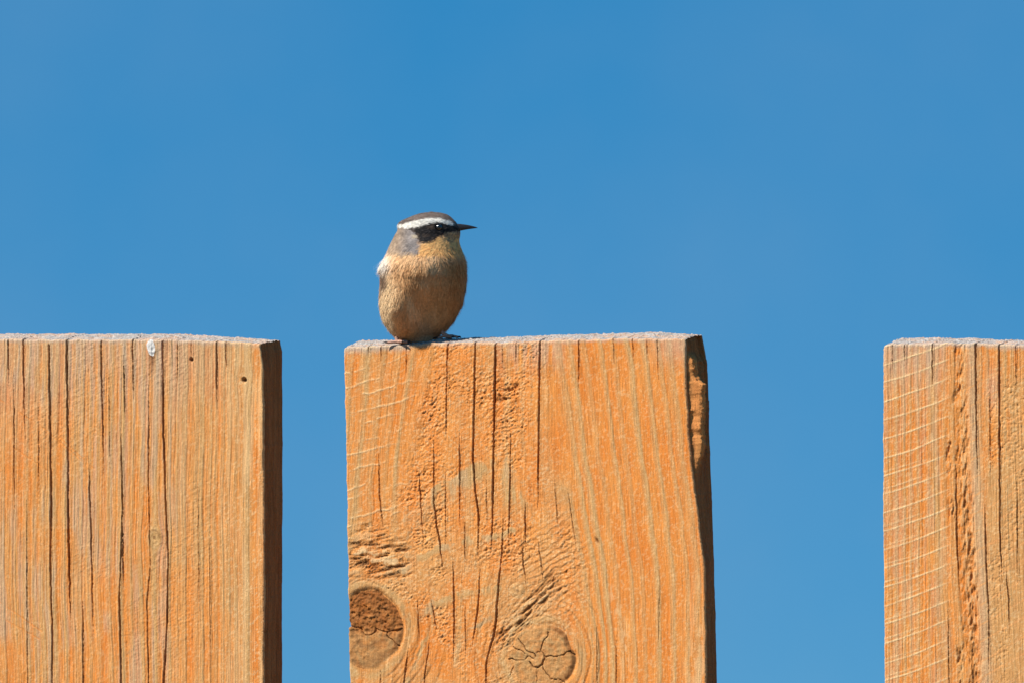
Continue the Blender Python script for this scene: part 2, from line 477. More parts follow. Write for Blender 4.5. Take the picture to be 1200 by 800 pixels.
    pale = np.maximum(pale, .45 * sstep(790, 826, u) * sstep(600, 800, v) * sstep(.4, .65, fbm(u * .2, v * .05, 133, 2)))
    # knot faces
    kmask = []
    for k, (ku, kv, rx, ry) in enumerate(KN):
        ang = np.arctan2((v - kv) / ry, (u - ku) / rx)
        d = np.hypot((u - ku) / rx, (v - kv) / ry) + (vnoise(ang * 2.2 + 9, ang * 0 + k, 135) - .5) * .14
        inn = 1 - sstep(.92, 1.04, d)
        upper = sstep(.1, .5, -(v - kv) / ry + .25 + (fbm(u * .05, v * .05, 136, 2) - .5) * .5) if k == 0 else np.zeros_like(u)
        rings = np.cos(d * (22 if k else 18) + (fbm(u * .07, v * .07, 137, 3) - .5) * 11) * sstep(.35, .6, fbm(u * .09, v * .09, 147, 2))
        kr = fbm(u * .22, v * .28, 138, 3) - .5
        hk = rings * .10 + kr * (1.3 + 3.4 * upper) + (fbm(ang * 6, d * 2 + k * 7, 149, 2) - .5) * .9 * sstep(.2, .5, d) - 2.2 * upper + .5 * (1 - d)
        h = h * (1 - inn) + hk * inn
        groove = np.exp(-((d - 1.0) / .06) ** 2)
        h -= groove * (.8 if k else 1.3) * np.clip(.35 + .65 * np.cos(ang - (0 if k else -.9)), 0, 1) * 1.8
        tan = tan * (1 - inn) + inn * np.clip(.72 - .6 * upper + .2 * rings + .5 * (fbm(u * .1, v * .1, 159, 3) - .5), 0, 1)
        grey *= 1 - inn; pale *= 1 - .6 * inn
        if k:
            dk = .10 + .09 * sstep(.2, .7, rings) + .10 * sstep(.5, .7, fbm(ang * 5, d * 3, 148, 2)) + .65 * np.exp(-((d - .93) / .09) ** 2) * sstep(.25, .8, np.cos(ang + .15)) * (.5 + fbm(u * .3, v * .3, 153, 2))
        else:
            dk = .28 + .18 * sstep(.1, .8, np.cos(d * 15 + (fbm(u * .05, v * .05, 160, 2) - .5) * 6)) + .16 * sstep(.5, .7, fbm(u * .1, v * .25, 157, 3)) + .42 * upper * (.6 + 1.2 * (fbm(u * .12, v * .2, 139, 2) - .3)) + .3 * np.exp(-((d - .9) / .12) ** 2) * sstep(-.1, .9, np.cos(ang + .7))  # left knot: shade of the recessed upper half put into the colour
        dark = np.where(inn > .5, np.clip(dk, 0, .75), dark)
        tan = np.clip(tan + .45 * np.exp(-((d - 1.17) / .10) ** 2), 0, 1)
        dk2 = np.hypot((u - ku) / rx, (v - kv) / (ry * 1.12)); rg = np.zeros_like(u)
        for q_, (rr_, wq) in enumerate(((1.12, .02), (1.22, .03), (1.33, .02), (1.45, .03), (1.60, .022), (1.78, .03), (2.0, .022))):
            rg = np.maximum(rg, np.exp(-((dk2 + (fbm(u * .04, v * .04, 154 + q_, 2) - .5) * .16 - rr_) / wq) ** 2) * sstep(.36, .55, fbm(ang * 1.3 + 5, ang * 0 + q_, 156, 2)))
        rg *= (dk2 > 1.08) * (1 - .5 * rough)
        dark = np.maximum(dark, .34 * rg); h -= rg * .6
        kmask.append(d < 1.0)
    # knot checks
    for w, pts in ((1.5, [(402, 732), (415, 733), (423, 737), (427, 743), (435, 743), (441, 737), (451, 741), (470, 737)]),
                   (1.2, [(452, 741), (462, 752), (468, 756)]),
                   (1.3, [(639, 769), (652, 768), (662, 765), (668, 762), (673, 766)]), (.9, [(596, 771), (604, 773), (614, 772), (618, 769), (624, 770)]),
                   (1.0, [(607, 749), (613, 756), (616, 761), (627, 768)]), (.7, [(601, 757), (610, 761), (616, 765)]), (.8, [(635, 781), (641, 789), (646, 795)]), (.6, [(646, 794), (656, 797), (664, 801)]),
                   (.8, [(633, 762), (637, 752), (643, 741)]), (.5, [(629, 781), (629, 800)]), (.5, [(603, 779), (598, 792)]),
                   (1.7, [(621, 775), (624, 780), (630, 781), (635, 779), (638, 772)]), (1.0, [(638, 772), (637, 766), (634, 763), (629, 765)])):
        d, s = seg_dist(u + (vnoise(u * .2, v * .2, 150) - .5) * 2, v + (vnoise(u * .2, v * .2, 151) - .5) * 3, pts)
        c = np.clip(1.15 - d / (w * .62), 0, 1); h -= c * 3.2; dark = np.maximum(dark, c * .8)
    # small knot, bark pit
    d = np.hypot((u - 606) / 9, (v - 691) / 9)
    k = 1 - sstep(.85, 1.1, d); h += k * np.cos(d * 11) * .15; dark = np.maximum(dark, .5 * np.exp(-((d) / .25) ** 2)); tan = np.clip(tan + .3 * k, 0, 1)
    h -= .5 * np.exp(-((d - 1.05) / .1) ** 2)
    c = np.exp(-(((u - 700 - (v - 633) * .5) / 1.6) ** 2 + ((v - 633) / 3.2) ** 2)); h -= c * 2.5; dark = np.maximum(dark, c * .8)
    for (du, dv, w_) in ((593, 460, 9), (601, 455, 6), (588, 468, 7)):
        c = np.exp(-(((u - du + (v - dv) * .8) / w_) ** 2 + ((v - dv) / 4) ** 2)); n_ = sstep(.45, .6, fbm(u * .2, v * .3, 152, 2)); h -= c * 3 * n_; dark = np.maximum(dark, .5 * c * n_)
    cr = [(1.6, [(525, 380), (523.6, 450), (522.3, 522)]), (2.0, [(557, 380), (555.6, 477), (554.6, 540), (557.5, 580), (560.9, 600), (560.4, 665)]),
          (2.6, [(581.4, 380), (580, 450), (578, 560), (577.4, 600), (575.6, 652)]), (1.5, [(538.6, 500), (538.8, 560), (538.8, 624)]),
          (1.6, [(507.9, 505), (508.5, 590), (511.8, 616), (514.4, 628), (520.5, 682)]), (.9, [(522, 550), (522.5, 640)]),
          (1.5, [(598.4, 498), (597.6, 574), (596, 645)]),
          (2.0, [(590.5, 600), (588, 648), (584, 687), (581.4, 726), (577.4, 747), (569.5, 779), (570.3, 835)]),
          (1.7, [(531, 650), (532.3, 716), (531.5, 778)]), (1.5, [(563, 660), (560.4, 708), (552.5, 764)]),
          (1.3, [(490.5, 545), (493.4, 595), (496.8, 640)]), (1.0, [(444, 526), (445, 580), (450, 625)]),
          (1.1, [(544.6, 605), (545, 660)]), (1.2, [(615.5, 585), (616, 646)]), (1.2, [(611.5, 630), (613, 660), (618, 692)]),
          (2.0, [(633, 380), (632, 464), (630.5, 600)]), (1.1, [(630.5, 632), (637, 682)]), (1.2, [(679, 380), (678, 456)]),
          (1.0, [(605, 380), (604.5, 428)]), (.8, [(589, 380), (588.5, 438)]), (.9, [(477, 380), (476, 440)]), (1.0, [(433, 380), (432, 420)]), (.9, [(448, 380), (446.5, 425)]),
          (.9, [(489.5, 700), (491.6, 750)]), (1.1, [(505, 700), (512, 740)]), (1.5, [(480, 755), (476, 778), (470, 835)]), (1.2, [(446, 783), (446.5, 835)]),
          (1.1, [(504, 745), (497, 800)]), (.8, [(545, 700), (546, 770)]), (.8, [(570, 560), (571, 615)]), (.8, [(718, 380), (720, 430)]), (.8, [(740, 380), (743, 424)]), (.8, [(757, 380), (759, 420)]), (.7, [(770, 380), (772, 450)]),
          (.7, [(650, 560), (654, 620)]), (.7, [(665, 570), (675, 640)]), (.7, [(699, 730), (701, 835)]), (.7, [(722, 740), (723, 835)]), (.6, [(773, 680), (772, 760)])]
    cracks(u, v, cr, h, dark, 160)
    return h, tan, grey, dark, pale, {"knot": kmask[0], "knot.001": kmask[1]}

def fn_right(u, v, tv):
    phi = u - .03 * (v - 400) * sstep(1090, 1140, u) + (fbm(v * .008, u * .006, 203, 2) - .5) * 8
    lat = stripes(phi, 31, 10.0, .3, 90, 900.0)
    fine = stripes(phi, 32, 3.8, .4, 260, 900.0)
    hair = hairline(phi, v, 33, 6.0, 900.0)
    a_ = .82 * u - .57 * v; b_ = .57 * u + .82 * v
    leftz = 1 - sstep(1100, 1118, phi)
    h = base_fibre(u, v, phi, 210) * .8 + lat * .4 + fine * .4 - hair * .6
    h *= .75
    # deeply torn band
    cB = np.interp(v, [395, 450, 500, 595, 650, 700, 830], [1124, 1125, 1127, 1131, 1135, 1138, 1143])
    wB = np.interp(v, [395, 500, 595, 830], [7, 8, 10, 11])
    band = np.clip(1.25 - np.abs(u - cB + (fbm(u * .1, v * .06, 211, 2) - .5) * 7) / wB, 0, 1)
    nb = fbm((u + .10 * v) * .36, v * .11, 212, 3)
    cut = np.clip(.60 - nb, 0, 1) * 5.5 * band + .8 * band
    h -= cut
    band2 = np.exp(-((u - cB + 16) / 3.5) ** 2) * sstep(.5, .65, fbm(v * .03, v * 0, 213, 2)); cut2 = band2 * np.clip(.6 - nb, 0, 1) * 8; h -= cut2
    rz = sstep(1148, 1165, u) * sstep(.4, .6, fbm(u * .03, v * .012, 214, 2) + .1 * (1 - sstep(420, 560, v)))
    n1 = fbm(a_ * .28, b_ * .42, 215, 3); h -= np.clip(.5 - n1, 0, 1) * 2.6 * rz
    blot = fbm(u * .02, v * .012, 216, 3)
    tan = np.clip(lat * .85 + fine * .25, 0, 1) * (1 - .5 * band)
    tan = np.maximum(tan, .85 * np.exp(-((u - cB - 16) / 7) ** 2))
    tan = np.maximum(tan, .8 * np.exp(-((u - cB + 33) / 6) ** 2) * leftz)
    tan = np.maximum(tan, .75 * sstep(1150, 1160, u) * sstep(.42, .6, blot + .25 * sstep(560, 720, v) - .02))
    top = 1 - sstep(398, 520, v + (blot - .5) * 120)
    grey = np.clip(.42 * top * leftz + .3 * np.exp(-((u - cB - 14) / 7) ** 2) + .4 * np.exp(-(((u - 1163) / 8) ** 2 + ((v - 455) / 25) ** 2)) + .2 * leftz * sstep(.4, .7, fbm(phi * .2, v * .02, 217, 2)), 0, .8)
    dark = np.clip(sstep(.8, 2.4, cut) * .36 + sstep(1, 3, cut2) * .4 + hair * .2, 0, .7)
    pale = sstep(.58, .75, fbm(a_ * .3, b_ * .75, 218, 2)) * .4
    pale = np.maximum(pale, .45 * sstep(.6, .72, nb) * band)
    r = np.random.RandomState(8)
    du = u - 1034; scr = np.zeros_like(u)
    for k in range(-1, 22):
        v0 = 427 + 21.8 * k + (r.rand() - .5) * 3
        wv = (fbm(u * .03, u * 0, 220 + k, 2) - .5) * 2.0
        for off, st in ((0, 1.0), (-4 - 2 * r.rand(), .6 if (k > 8 or k in (6, 7)) else 0)):
            if st == 0: continue
            d = np.abs(v - (v0 + off - .27 * du - .0011 * du * du) + wv)
            m = np.clip(1.3 - d / 1.0, 0, 1) * st * (.45 + .75 * vnoise(u * .12, v * .05, 250 + k))
            lft = (1 - sstep(1098, 1122, u)) * (1 - (sstep(35, 55, du) if off else 0))
            scr = np.maximum(scr, np.clip(m * lft * 1.1, 0, 1)); h += m * lft * .35
            rgt = sstep(1100, 1125, u) * (1 - band) * (off == 0)
            tan = tan * (1 - .75 * m * rgt); grey = grey * (1 - m * rgt); pale = np.maximum(pale, .25 * m * rgt)
    pale = np.maximum(pale, scr)
    fringe = 1 - sstep(1, 4 + 10 * fbm(u * .08, v * 0, 230, 2), tv); grey = np.maximum(grey, .85 * fringe)
    cr = [(1.5, [(1093, 380), (1093, 456)]), (2.2, [(1143.4, 380), (1144, 477), (1145.5, 562)]), (1.5, [(1154, 585), (1156, 669), (1159, 721), (1158.6, 790)]),
          (1.9, [(1171, 380), (1171.4, 500), (1172, 620), (1174.6, 690)]), (1.1, [(1178, 660), (1182.7, 703), (1182.7, 750)]), (.9, [(1192, 560), (1192.4, 690)]),
          (1.1, [(1119.7, 520), (1121, 620), (1125, 700)]), (.8, [(1060, 380), (1060.5, 430)]), (.7, [(1046, 380), (1046, 440)]), (.8, [(1111, 700), (1113, 835)]), (.8, [(1190, 380), (1191, 470)]),
          (.7, [(1160, 440), (1161, 560)]), (.8, [(1200, 600), (1203, 835)]), (1.4, [(1240, 380), (1243, 700)]), (1.6, [(1300, 380), (1304, 835)]), (1.3, [(1370, 420), (1372, 835)])]
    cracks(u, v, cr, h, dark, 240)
    return h, tan, grey, dark, pale, {}

def build_board(spec):
    fn = spec["fn"]; seed = spec["seed"]
    us, vs = spec["us"], spec["vs"]
    nu, nv = len(us), len(vs)
    v0 = vs[0]
    uL0, uR0 = us[0], us[-1]
    p = (us - uL0) / (uR0 - uL0)
    # left and right outline, as functions of height
    ed = lambda key, vv, sd: np.interp(vv, *zip(*spec[key])) + (fbm(vv * .05, vv * 0 + sd, seed + sd, 3) - .5) * spec.get("ragged", 1.6) + (fbm(vv * .4, vv * 0 + sd, seed + sd + 3, 2) - .5) * .7
    vtop = np.interp(us, *zip(*spec["top_front"])) + (fbm(us * .12, us * 0, seed + 5, 3) - .5) * 2.4 + (fbm(us * .6, us * 0, seed + 6, 2) - .5) * 1.2
    q = (vs - v0) / (835 - v0)
    V = np.where(q[:, None] <= 1, vtop[None, :] + q[:, None] * (835 - vtop[None, :]), vs[:, None] + 0 * us[None, :])
    uL = ed("left", V[:, 0], 1)[:, None]; uR = ed("right", V[:, -1], 2)[:, None]
    U = uL + p[None, :] * (uR - uL)
    h, tan, grey, dark, pale, masks = fn(U, V, V - vtop[None, :])
    # worn arrises
    eR = np.clip(uR - U, 0, 9); eL = np.clip(U - uL, 0, 9); eT = np.clip(V - vtop[None, :], 0, 9)
    rnd = lambda e, r_: r_ * (1 - np.sqrt(np.clip(1 - (1 - np.clip(e / r_, 0, 1)) ** 2, 0, 1)))
    jit = .7 + .8 * fbm(V * .07, U * .07, seed + 8, 2)
    wob = rnd(eR, 2.2) * jit + rnd(eL, 2.6) * jit + rnd(eT, 2.2) * jit
    pale = np.maximum(pale, .45 * np.clip(1 - eR / 3, 0, 1) * jit)
    pale = np.maximum(pale, .5 * np.clip(1 - eL / 2.5, 0, 1) * jit)
    far = (V > 840)
    h = np.where(far, h * .3, h)
    hh = (h - wob) / PXM
    P = at(U, V, 0 * U)
    P[..., 1] -= hh
    mk = np.stack([np.clip(tan, 0, 1), np.clip(grey, 0, 1), np.clip(dark, 0, 1), np.clip(pale, 0, 1)], -1)
    # last row runs down to just above the ground
    P[-1, :, 2] = 0.03
    board = None
    quads = grid_quads(nv, nu)
    cellmask = {k: m[:-1, :-1] & m[1:, 1:] & m[1:, :-1] & m[:-1, 1:] for k, m in masks.items()}
    rest = np.ones(quads.shape[:2], bool)
    for k, m in cellmask.items(): rest &= ~m
    co = [P.reshape(-1, 3)]; at_ = [mk.reshape(-1, 4)]; qs = [quads[rest]]; mats = [np.zeros(int(rest.sum()), int)]
    off = nu * nv
    def add(Pg, Mg, mat, flip=False):
        nonlocal off
        nr, nc = Pg.shape[:2]
        co.append(Pg.reshape(-1, 3)); at_.append(np.clip(Mg, 0, 1).reshape(-1, 4)); g = grid_quads(nr, nc, off, flip).reshape(-1, 4)
        qs.append(g); mats.append(np.full(len(g), mat)); off += nr * nc
    # back corner curves
    shift = TH * math.sin(YAW) * PXM
    ub = us + shift
    zb = at(ub, np.interp(ub, *zip(*spec["top_back"])) + (fbm(us * .09, us * 0, seed + 11, 3) - .5) * 2.2, np.full(nu, TH))
    xb0 = P[0, :, 0]
    Bt = np.stack([xb0, np.full(nu, TH), zb[:, 2]], -1)
    # right side
    ns = 44
    s = np.linspace(0, 1, ns)
    vb = np.where(q <= 1, np.interp(uR0 + shift, *zip(*spec["top_back"])) + q * (835 - np.interp(uR0 + shift, *zip(*spec["top_back"]))), vs)
    XR = at(np.interp(vb, *zip(*spec["right_back"])) + (fbm(vb * .05, vb * 0, seed + 14, 3) - .5) * 1.4, vb, np.full(nv, TH))
    XR[-1, 2] = 0.03
    Bt[-1] = XR[0]
    blend = sstep(.9, 1, p)[:, None]
    Bt[:, 0] = Bt[:, 0] * (1 - blend[:, 0]) + np.linspace(0, 1, nu) * 0 + blend[:, 0] * np.minimum(XR[0, 0], P[0, :, 0] + (XR[0, 0] - P[0, -1, 0]))
    Bt[-1] = XR[0]
    S = P[:, -1][:, None, :] * (1 - s)[None, :, None] + XR[:, None, :] * s[None, :, None]
    SV = np.repeat(V[:, -1][:, None], ns, 1); SS = np.repeat(s[None, :], nv, 0) * 58
    sh = (fbm(SS * .35, SV * .02, seed + 15, 3) - .5) * 2.2 + (fbm(SS * .5, SV * .3, seed + 16, 2) - .5) * .9
    smk = [.25 * fbm(SS * .2, SV * .01, seed + 17, 2), .15 + 0 * SS, .60 + .4 * (fbm(SS * .3, SV * .012, seed + 18, 3) - .5), .0 * SS]
    if spec.get("chip"):
        sh, smk = spec["chip"](SS, SV, sh, smk, seed)
    ends = np.minimum(1, np.minimum(SS / 3, (58 - SS) / 3 + .25)); ends[:, 0] = 0
    S[..., 0] += sh * ends / PXM
    S[-1, :, 2] = 0.03
    add(S, np.stack([x + 0 * SS for x in smk], -1), 0)
    # left side
    nl = 12; t = np.linspace(0, 1, nl)
    LB = P[:, 0].copy(); LB[:, 1] = TH; LB[:, 0] += .001
    LB[0] = Bt[0]
    LBz = Bt[0, 2] + np.clip(q, 0, 1) * (P[np.argmin(abs(q - 1)), 0, 2] - Bt[0, 2]); LB[:, 2] = np.where(q <= 1, LBz, LB[:, 2])
    L = P[:, 0][:, None, :] * (1 - t)[None, :, None] + LB[:, None, :] * t[None, :, None]
    LV = np.repeat(V[:, 0][:, None], nl, 1); LT = np.repeat(t[None, :], nv, 0) * 58
    L[..., 0] += (fbm(LT * .3, LV * .03, seed + 21, 3) - .5) * 2 * np.minimum(1, LT / 4) / PXM
    add(L, np.stack([.3 + 0 * LT, .1 + 0 * LT, .3 * fbm(LT * .2, LV * .02, seed + 22, 2), .2 + 0 * LT], -1), 0, True)
    # sawn, weathered top
    nt = 40; t = np.linspace(0, 1, nt)
    T = P[0][None] * (1 - t)[:, None, None] + Bt[None] * t[:, None, None]
    T[:, -1] = np.stack([np.interp(t, s, S[0, :, i]) for i in range(3)], -1)
    TU = np.repeat(us[None, :], nt, 0); TT = np.repeat(t[:, None], nu, 1) * 58
    rough = (fbm(TU * .10, TT * .35, seed + 25, 3) - .5) * 4.5 + (fbm(TU * .5, TT * .9, seed + 26, 2) - .5) * 2.4
    bow = spec.get("bow", 0.0) * np.sin(np.pi * t)[:, None]
    T[..., 2] += (rough + bow) * np.sin(np.pi * np.clip(t, 0, 1))[:, None] ** .35 / PXM
    T[-1, :, 2] += (fbm(us * .5, us * 0, seed + 27, 2) - .5) * 3 / PXM
    g = .80 + 1.6 * (fbm(TU * .035, TT * .1, seed + 28, 3) - .5)
    add(T, np.stack([.5 + 0 * TU, g, .25 * sstep(.55, .7, fbm(TU * .25, TT * .2, seed + 29, 2)), .25 + .5 * sstep(.5, .65, fbm(TU * .5, TT * .5, seed + 30, 2))], -1), 1, True)
    # back
    bi = np.unique(np.concatenate([[0], np.arange(0, nv, 24), [nv - 1]])); bj = np.unique(np.concatenate([np.arange(0, nu, 8), [nu - 1]]))
    Bk = np.zeros((len(bi), len(bj), 3))
    for a_, i in enumerate(bi):
        Bk[a_] = LB[i][None] * (1 - p[bj])[:, None] + XR[i][None] * p[bj][:, None]
    Bk[0] = Bt[bj]
    add(Bk, np.zeros(Bk.shape[:2] + (4,)) + np.array([.4, .2, .15, .1]), 0, True)
    me = mesh_np("fence_board", np.concatenate(co), np.concatenate(qs), True, {"masks": np.concatenate(at_)})
    me.materials.append(WOOD); me.materials.append(WOOD_END)
    me.polygons.foreach_set("material_index", np.concatenate(mats).astype(np.int32))
    board = link(spec["name"], me, None, fence)
    board["label"] = spec["label"]
    for k, m in cellmask.items():
        nm = k.split(".")[0]
        km = mesh_np(nm, P.reshape(-1, 3), quads[m], True, {"masks": mk.reshape(-1, 4)})
        o = link(k, km, CHALK if nm == "dropping" else WOOD, board)
        o["label"] = spec["sub"][k]
    return board, P, T

def cols(a, b, dense0, dense1, step, coarse=3.0):
    l = [np.arange(a, dense0, coarse)] if dense0 > a else []
    l.append(np.arange(dense0, dense1, step))
    if b > dense1: l.append(np.arange(dense1, b, coarse))
    return np.unique(np.concatenate(l + [np.array([float(b)])]))
def rows(v0):
    return np.concatenate([np.arange(v0, 836, .92), np.arange(842, 1000, 8.0), np.array([1300, 2000, 3700.])])

def chip_centre(SS, SV, sh, smk, seed):
    """corner broken away below the top: a rough ledge that faces the front, sunlit tone put into its colour"""
    w = sstep(411, 424, SV) * (1 - sstep(520, 572, SV))
    n = fbm(SS * .16, SV * .12, seed + 60, 3) - .5
    n2 = fbm(SS * .4, SV * .28, seed + 62, 3) - .5
    amp = np.interp(SV, [405, 412, 440, 446, 452, 470, 520, 560, 574], [1, 6, 7, 10, 17, 15, 12, 7, 0])
    rise = np.interp(SV, [405, 445, 452, 560], [3.5, 4.5, 6.5, 5])
    prof = sstep(1.5, 1.5 + rise, SS + n * 4) * (1 - sstep(14, 44, SS + n * 16))
    out = w * prof * amp
    lit = w * sstep(.02, .2, prof) * (1 - sstep(12, 26, SS))
    sh = sh + out + (n * 4 + n2 * 3) * w * np.minimum(1, SS / 2.5)
    # overhung splinters and a hollow right under the end
    hol = (1 - sstep(408, 446, SV)) * sstep(6, 20, SS)
    sh = sh - 2.5 * hol + (fbm(SS * .5, SV * .05, seed + 61, 2) - .5) * 3 * (1 - sstep(430, 520, SV))
    # stepped loss of the rear corner near the top
    sh = sh - sstep(42, 56, SS) * np.interp(SV, [392, 405, 418, 420, 455, 470], [6, 5, 4, 2.5, 2, 0])
    tan, grey, dark, pale = smk
    return sh, [tan * (1 - lit) + .1 * lit, grey * (1 - lit), dark * (1 - lit) + .10 * sstep(.0, .15, -n2) * lit, pale + .12 * lit]

left_spec = dict(name="fence_board", fn=fn_left, seed=300, us=cols(-96, 308, -6, 308, .56), vs=rows(396),
    left=[(380, -96), (840, -94), (4000, -90)],
    right=[(396, 303.5), (405, 304.5), (430, 308), (600, 309.5), (840, 309), (4000, 309)],
    right_back=[(390, 326), (404, 328.5), (412, 330.8), (600, 331), (840, 330.5), (4000, 330)],
    top_front=[(-100, 397), (0, 397.5), (100, 397.5), (200, 398), (260, 400), (310, 402)],
    top_back=[(-100, 391), (0, 391.5), (100, 391.5), (200, 391.8), (240, 392.6), (290, 396), (325, 398.5), (340, 400)],
    bow=.5, label="greyish orange board with long dark cracks and a white dropping at its top",
    sub={"dropping": "dried white bird dropping at the top of the board"})
centre_spec = dict(name="fence_board.001", fn=fn_centre, seed=400, us=cols(403, 804, 403, 804, .56), vs=rows(401),
    left=[(396, 402.5), (420, 402.5), (500, 404.5), (600, 406), (700, 407.5), (728, 408), (732, 409.8), (736, 408), (800, 409.5), (840, 410), (4000, 420)],
    right=[(396, 801.5), (405, 803), (460, 804.5), (510, 807), (560, 812), (600, 817.5), (640, 822.5), (660, 825), (700, 826), (840, 828), (4000, 850)],
    right_back=[(388, 822), (398, 823.5), (410, 826), (418, 827.5), (422, 829.5), (500, 831), (600, 835), (700, 838), (840, 841), (4000, 860)],
    top_front=[(400, 408), (412, 406), (440, 404.5), (480, 402.5), (540, 401), (600, 400.5), (650, 398.5), (720, 396.5), (805, 397)],
    top_back=[(400, 402), (425, 399.5), (480, 398.3), (540, 397), (600, 395.2), (660, 393), (720, 390.8), (770, 390), (800, 390.8), (815, 392.5), (830, 394)],
    bow=.8, chip=chip_centre, label="bright orange board with two round knots and a torn rough middle",
    sub={"knot": "brown cracked knot cut off by the left edge of the board", "knot.001": "round tan knot with star-shaped cracks near the middle of the board"})
right_spec = dict(name="fence_board.002", fn=fn_right, seed=500, us=cols(1034, 1442, 1034, 1208, .56), vs=rows(402),
    left=[(396, 1037), (404, 1036), (408, 1034.5), (600, 1034.5), (840, 1036), (4000, 1040)],
    right=[(380, 1442), (840, 1444), (4000, 1450)],
    right_back=[(380, 1462), (840, 1464), (4000, 1470)],
    top_front=[(1034, 404), (1050, 402.5), (1100, 401.5), (1160, 402.5), (1200, 404), (1450, 406)],
    top_back=[(1034, 398.5), (1045, 397), (1090, 396.2), (1150, 397), (1200, 399), (1250, 400), (1470, 401)],
    bow=.5, label="orange board crossed by pale curved saw marks, with a deeply torn strip", sub={})
for sp_ in (left_spec, centre_spec, right_spec):
    ret = build_board(sp_)
    if sp_ is centre_spec: CP, CT = ret[1], ret[2]

# rails behind the boards and the posts that carry them (below the frame)
def box_mesh(name, x0, x1, y0, y1, z0, z1, bev=.004):
    import bmesh
    bm = bmesh.new(); bmesh.ops.create_cube(bm, size=1)
    for v in bm.verts:
        v.co = Vector((x0 + (v.co.x + .5) * (x1 - x0), y0 + (v.co.y + .5) * (y1 - y0), z0 + (v.co.z + .5) * (z1 - z0)))
    bmesh.ops.bevel(bm, geom=bm.edges[:], offset=bev, segments=2, affect='EDGES')
    me = bpy.data.meshes.new(name); bm.to_mesh(me); bm.free()
    a = me.attributes.new("masks", 'FLOAT_COLOR', 'POINT')
    a.data.foreach_set("color", np.tile(np.array([.4, .25, .15, .1], np.float32), len(me.vertices)))
    return me
for k, z in enumerate((0.45, 1.55)):
    link("fence_rail" + (".%03d" % k if k else ""), box_mesh("fence_rail", -1.35, 1.35, TH + .002, TH + .047, z, z + .095), WOOD, fence)
for k, x in enumerate((-1.1, 1.1)):
    link("fence_post" + (".%03d" % k if k else ""), box_mesh("fence_post", x - .05, x + .05, TH + .049, TH + .149, -.4, 1.75, .006), WOOD, fence)

# ------------------------------------------------------------------ the bird
BZ = 0.0135                                       # its feet stand mid-way across the board end
o3 = at(np.array(498.), np.array(399.0), np.array(BZ))
iu = int(np.argmin(np.abs(CT[20, :, 0] - o3[0])))
top_z = float(np.median(CT[18:24, max(0, iu - 30):iu + 30, 2]))
ORI = np.array([o3[0], BZ, top_z])
SC = 1 / PXM * (np.dot(ORI - CAM, FWD) / DIST)
# bird frame: X to the picture's right, Y away from the camera, Z up; unit = one photo pixel
BY = np.array([-math.sin(YAW), math.cos(YAW), 0])
def to_world(p):
    p = np.asarray(p, float)
    return ORI + SC * (p[..., :1] * RIGHT + p[..., 1:2] * BY + p[..., 2:3] * np.array([0, 0, 1.0]))

_sil = np.array([  # z, centre x, half width
    (-3, -8, 6), (2, -8, 19.5), (8, -9.7, 28), (13, -9.5, 32.5), (18, -8.5, 37), (28, -7.2, 43.2), (38, -6, 46.6), (48, -4, 49), (65, -1.7, 49.7), (78, -1.2, 49.7), (89, -2, 49.2),
    (98, -.5, 46), (105.5, -.5, 43.5), (114.5, 0, 40.5), (119, 1.2, 39.2), (124, 3, 38.5), (129.5, 4.7, 36.7), (136, 3.7, 34.7), (139, 2.7, 33.3), (143, 5.5, 27), (147, 7.7, 20.2), (149.5, 8.5, 13), (151.2, 8.5, .3)])
_dep = np.array([  # z, front, rear, centre y
    (-3, 4, 6, 4), (2, 14, 24, 5), (8, 24, 36, 5), (14, 32, 43, 4), (24, 38, 50, 4), (42, 44, 52, 3), (65, 50, 48, 3), (80, 49, 44, 2), (90, 45, 40, 1), (105, 36, 34, -1), (118, 29, 29, -3),
    (127, 26.5, 27, -4), (134, 25.5, 26, -4), (139, 24, 24, -4), (144, 19.5, 20, -4), (147.5, 14, 15, -4), (150, 8.5, 9, -4), (151.2, .3, .3, -4)])
PROF = np.stack([_sil[:, 0], _sil[:, 1], _sil[:, 2]] + [np.interp(_sil[:, 0], _dep[:, 0], _dep[:, k]) for k in (1, 2, 3)], -1)
def prof(z):
    return [np.interp(z, PROF[:, 0], PROF[:, k]) for k in range(1, 6)]
def body_pt(th, z, off=0.0):
    cx, a, bf, bb, cy = prof(z)
    c, s_ = np.cos(th), np.sin(th)
    # gentle super-ellipse; th = -90 deg faces the camera
    x = cx + (a + off) * np.sign(c) * np.abs(c) ** .94
    y = cy + np.where(s_ < 0, bf + off, bb + off) * np.sign(s_) * np.abs(s_) ** .94
    fr = sstep(.1, .7, -s_)
    # belly tucked in between the fluffed flanks, breast swelling above it
    y = y + fr * (10 * np.exp(-((x - 5) / 17) ** 2) * (1 - sstep(30, 66, z)) * sstep(-2, 10, z)
                  - 5.5 * np.exp(-((x + 33) / 11) ** 2 - ((z - 34) / 20) ** 2)
                  - 4.0 * np.exp(-((x + 2) / 24) ** 2 - ((z - 82) / 14) ** 2))
    return np.stack([x, y, z + 0 * x], -1)

zt = np.interp(np.linspace(0, 1, 150), [0, .08, .88, 1], [-3, 6, 140, 151.2])
# smooth the profile table
_z = np.linspace(-3, 151.2, 400); _k = np.exp(-np.linspace(-2, 2, 25) ** 2); _k /= _k.sum()
_P = np.stack([_z] + [np.convolve(np.pad(np.interp(_z, PROF[:, 0], PROF[:, k]), 12, 'edge'), _k, 'valid') for k in range(1, 6)], -1)
_P[-6:, 2:5] *= np.linspace(1, .05, 6)[:, None]
PROF = _P

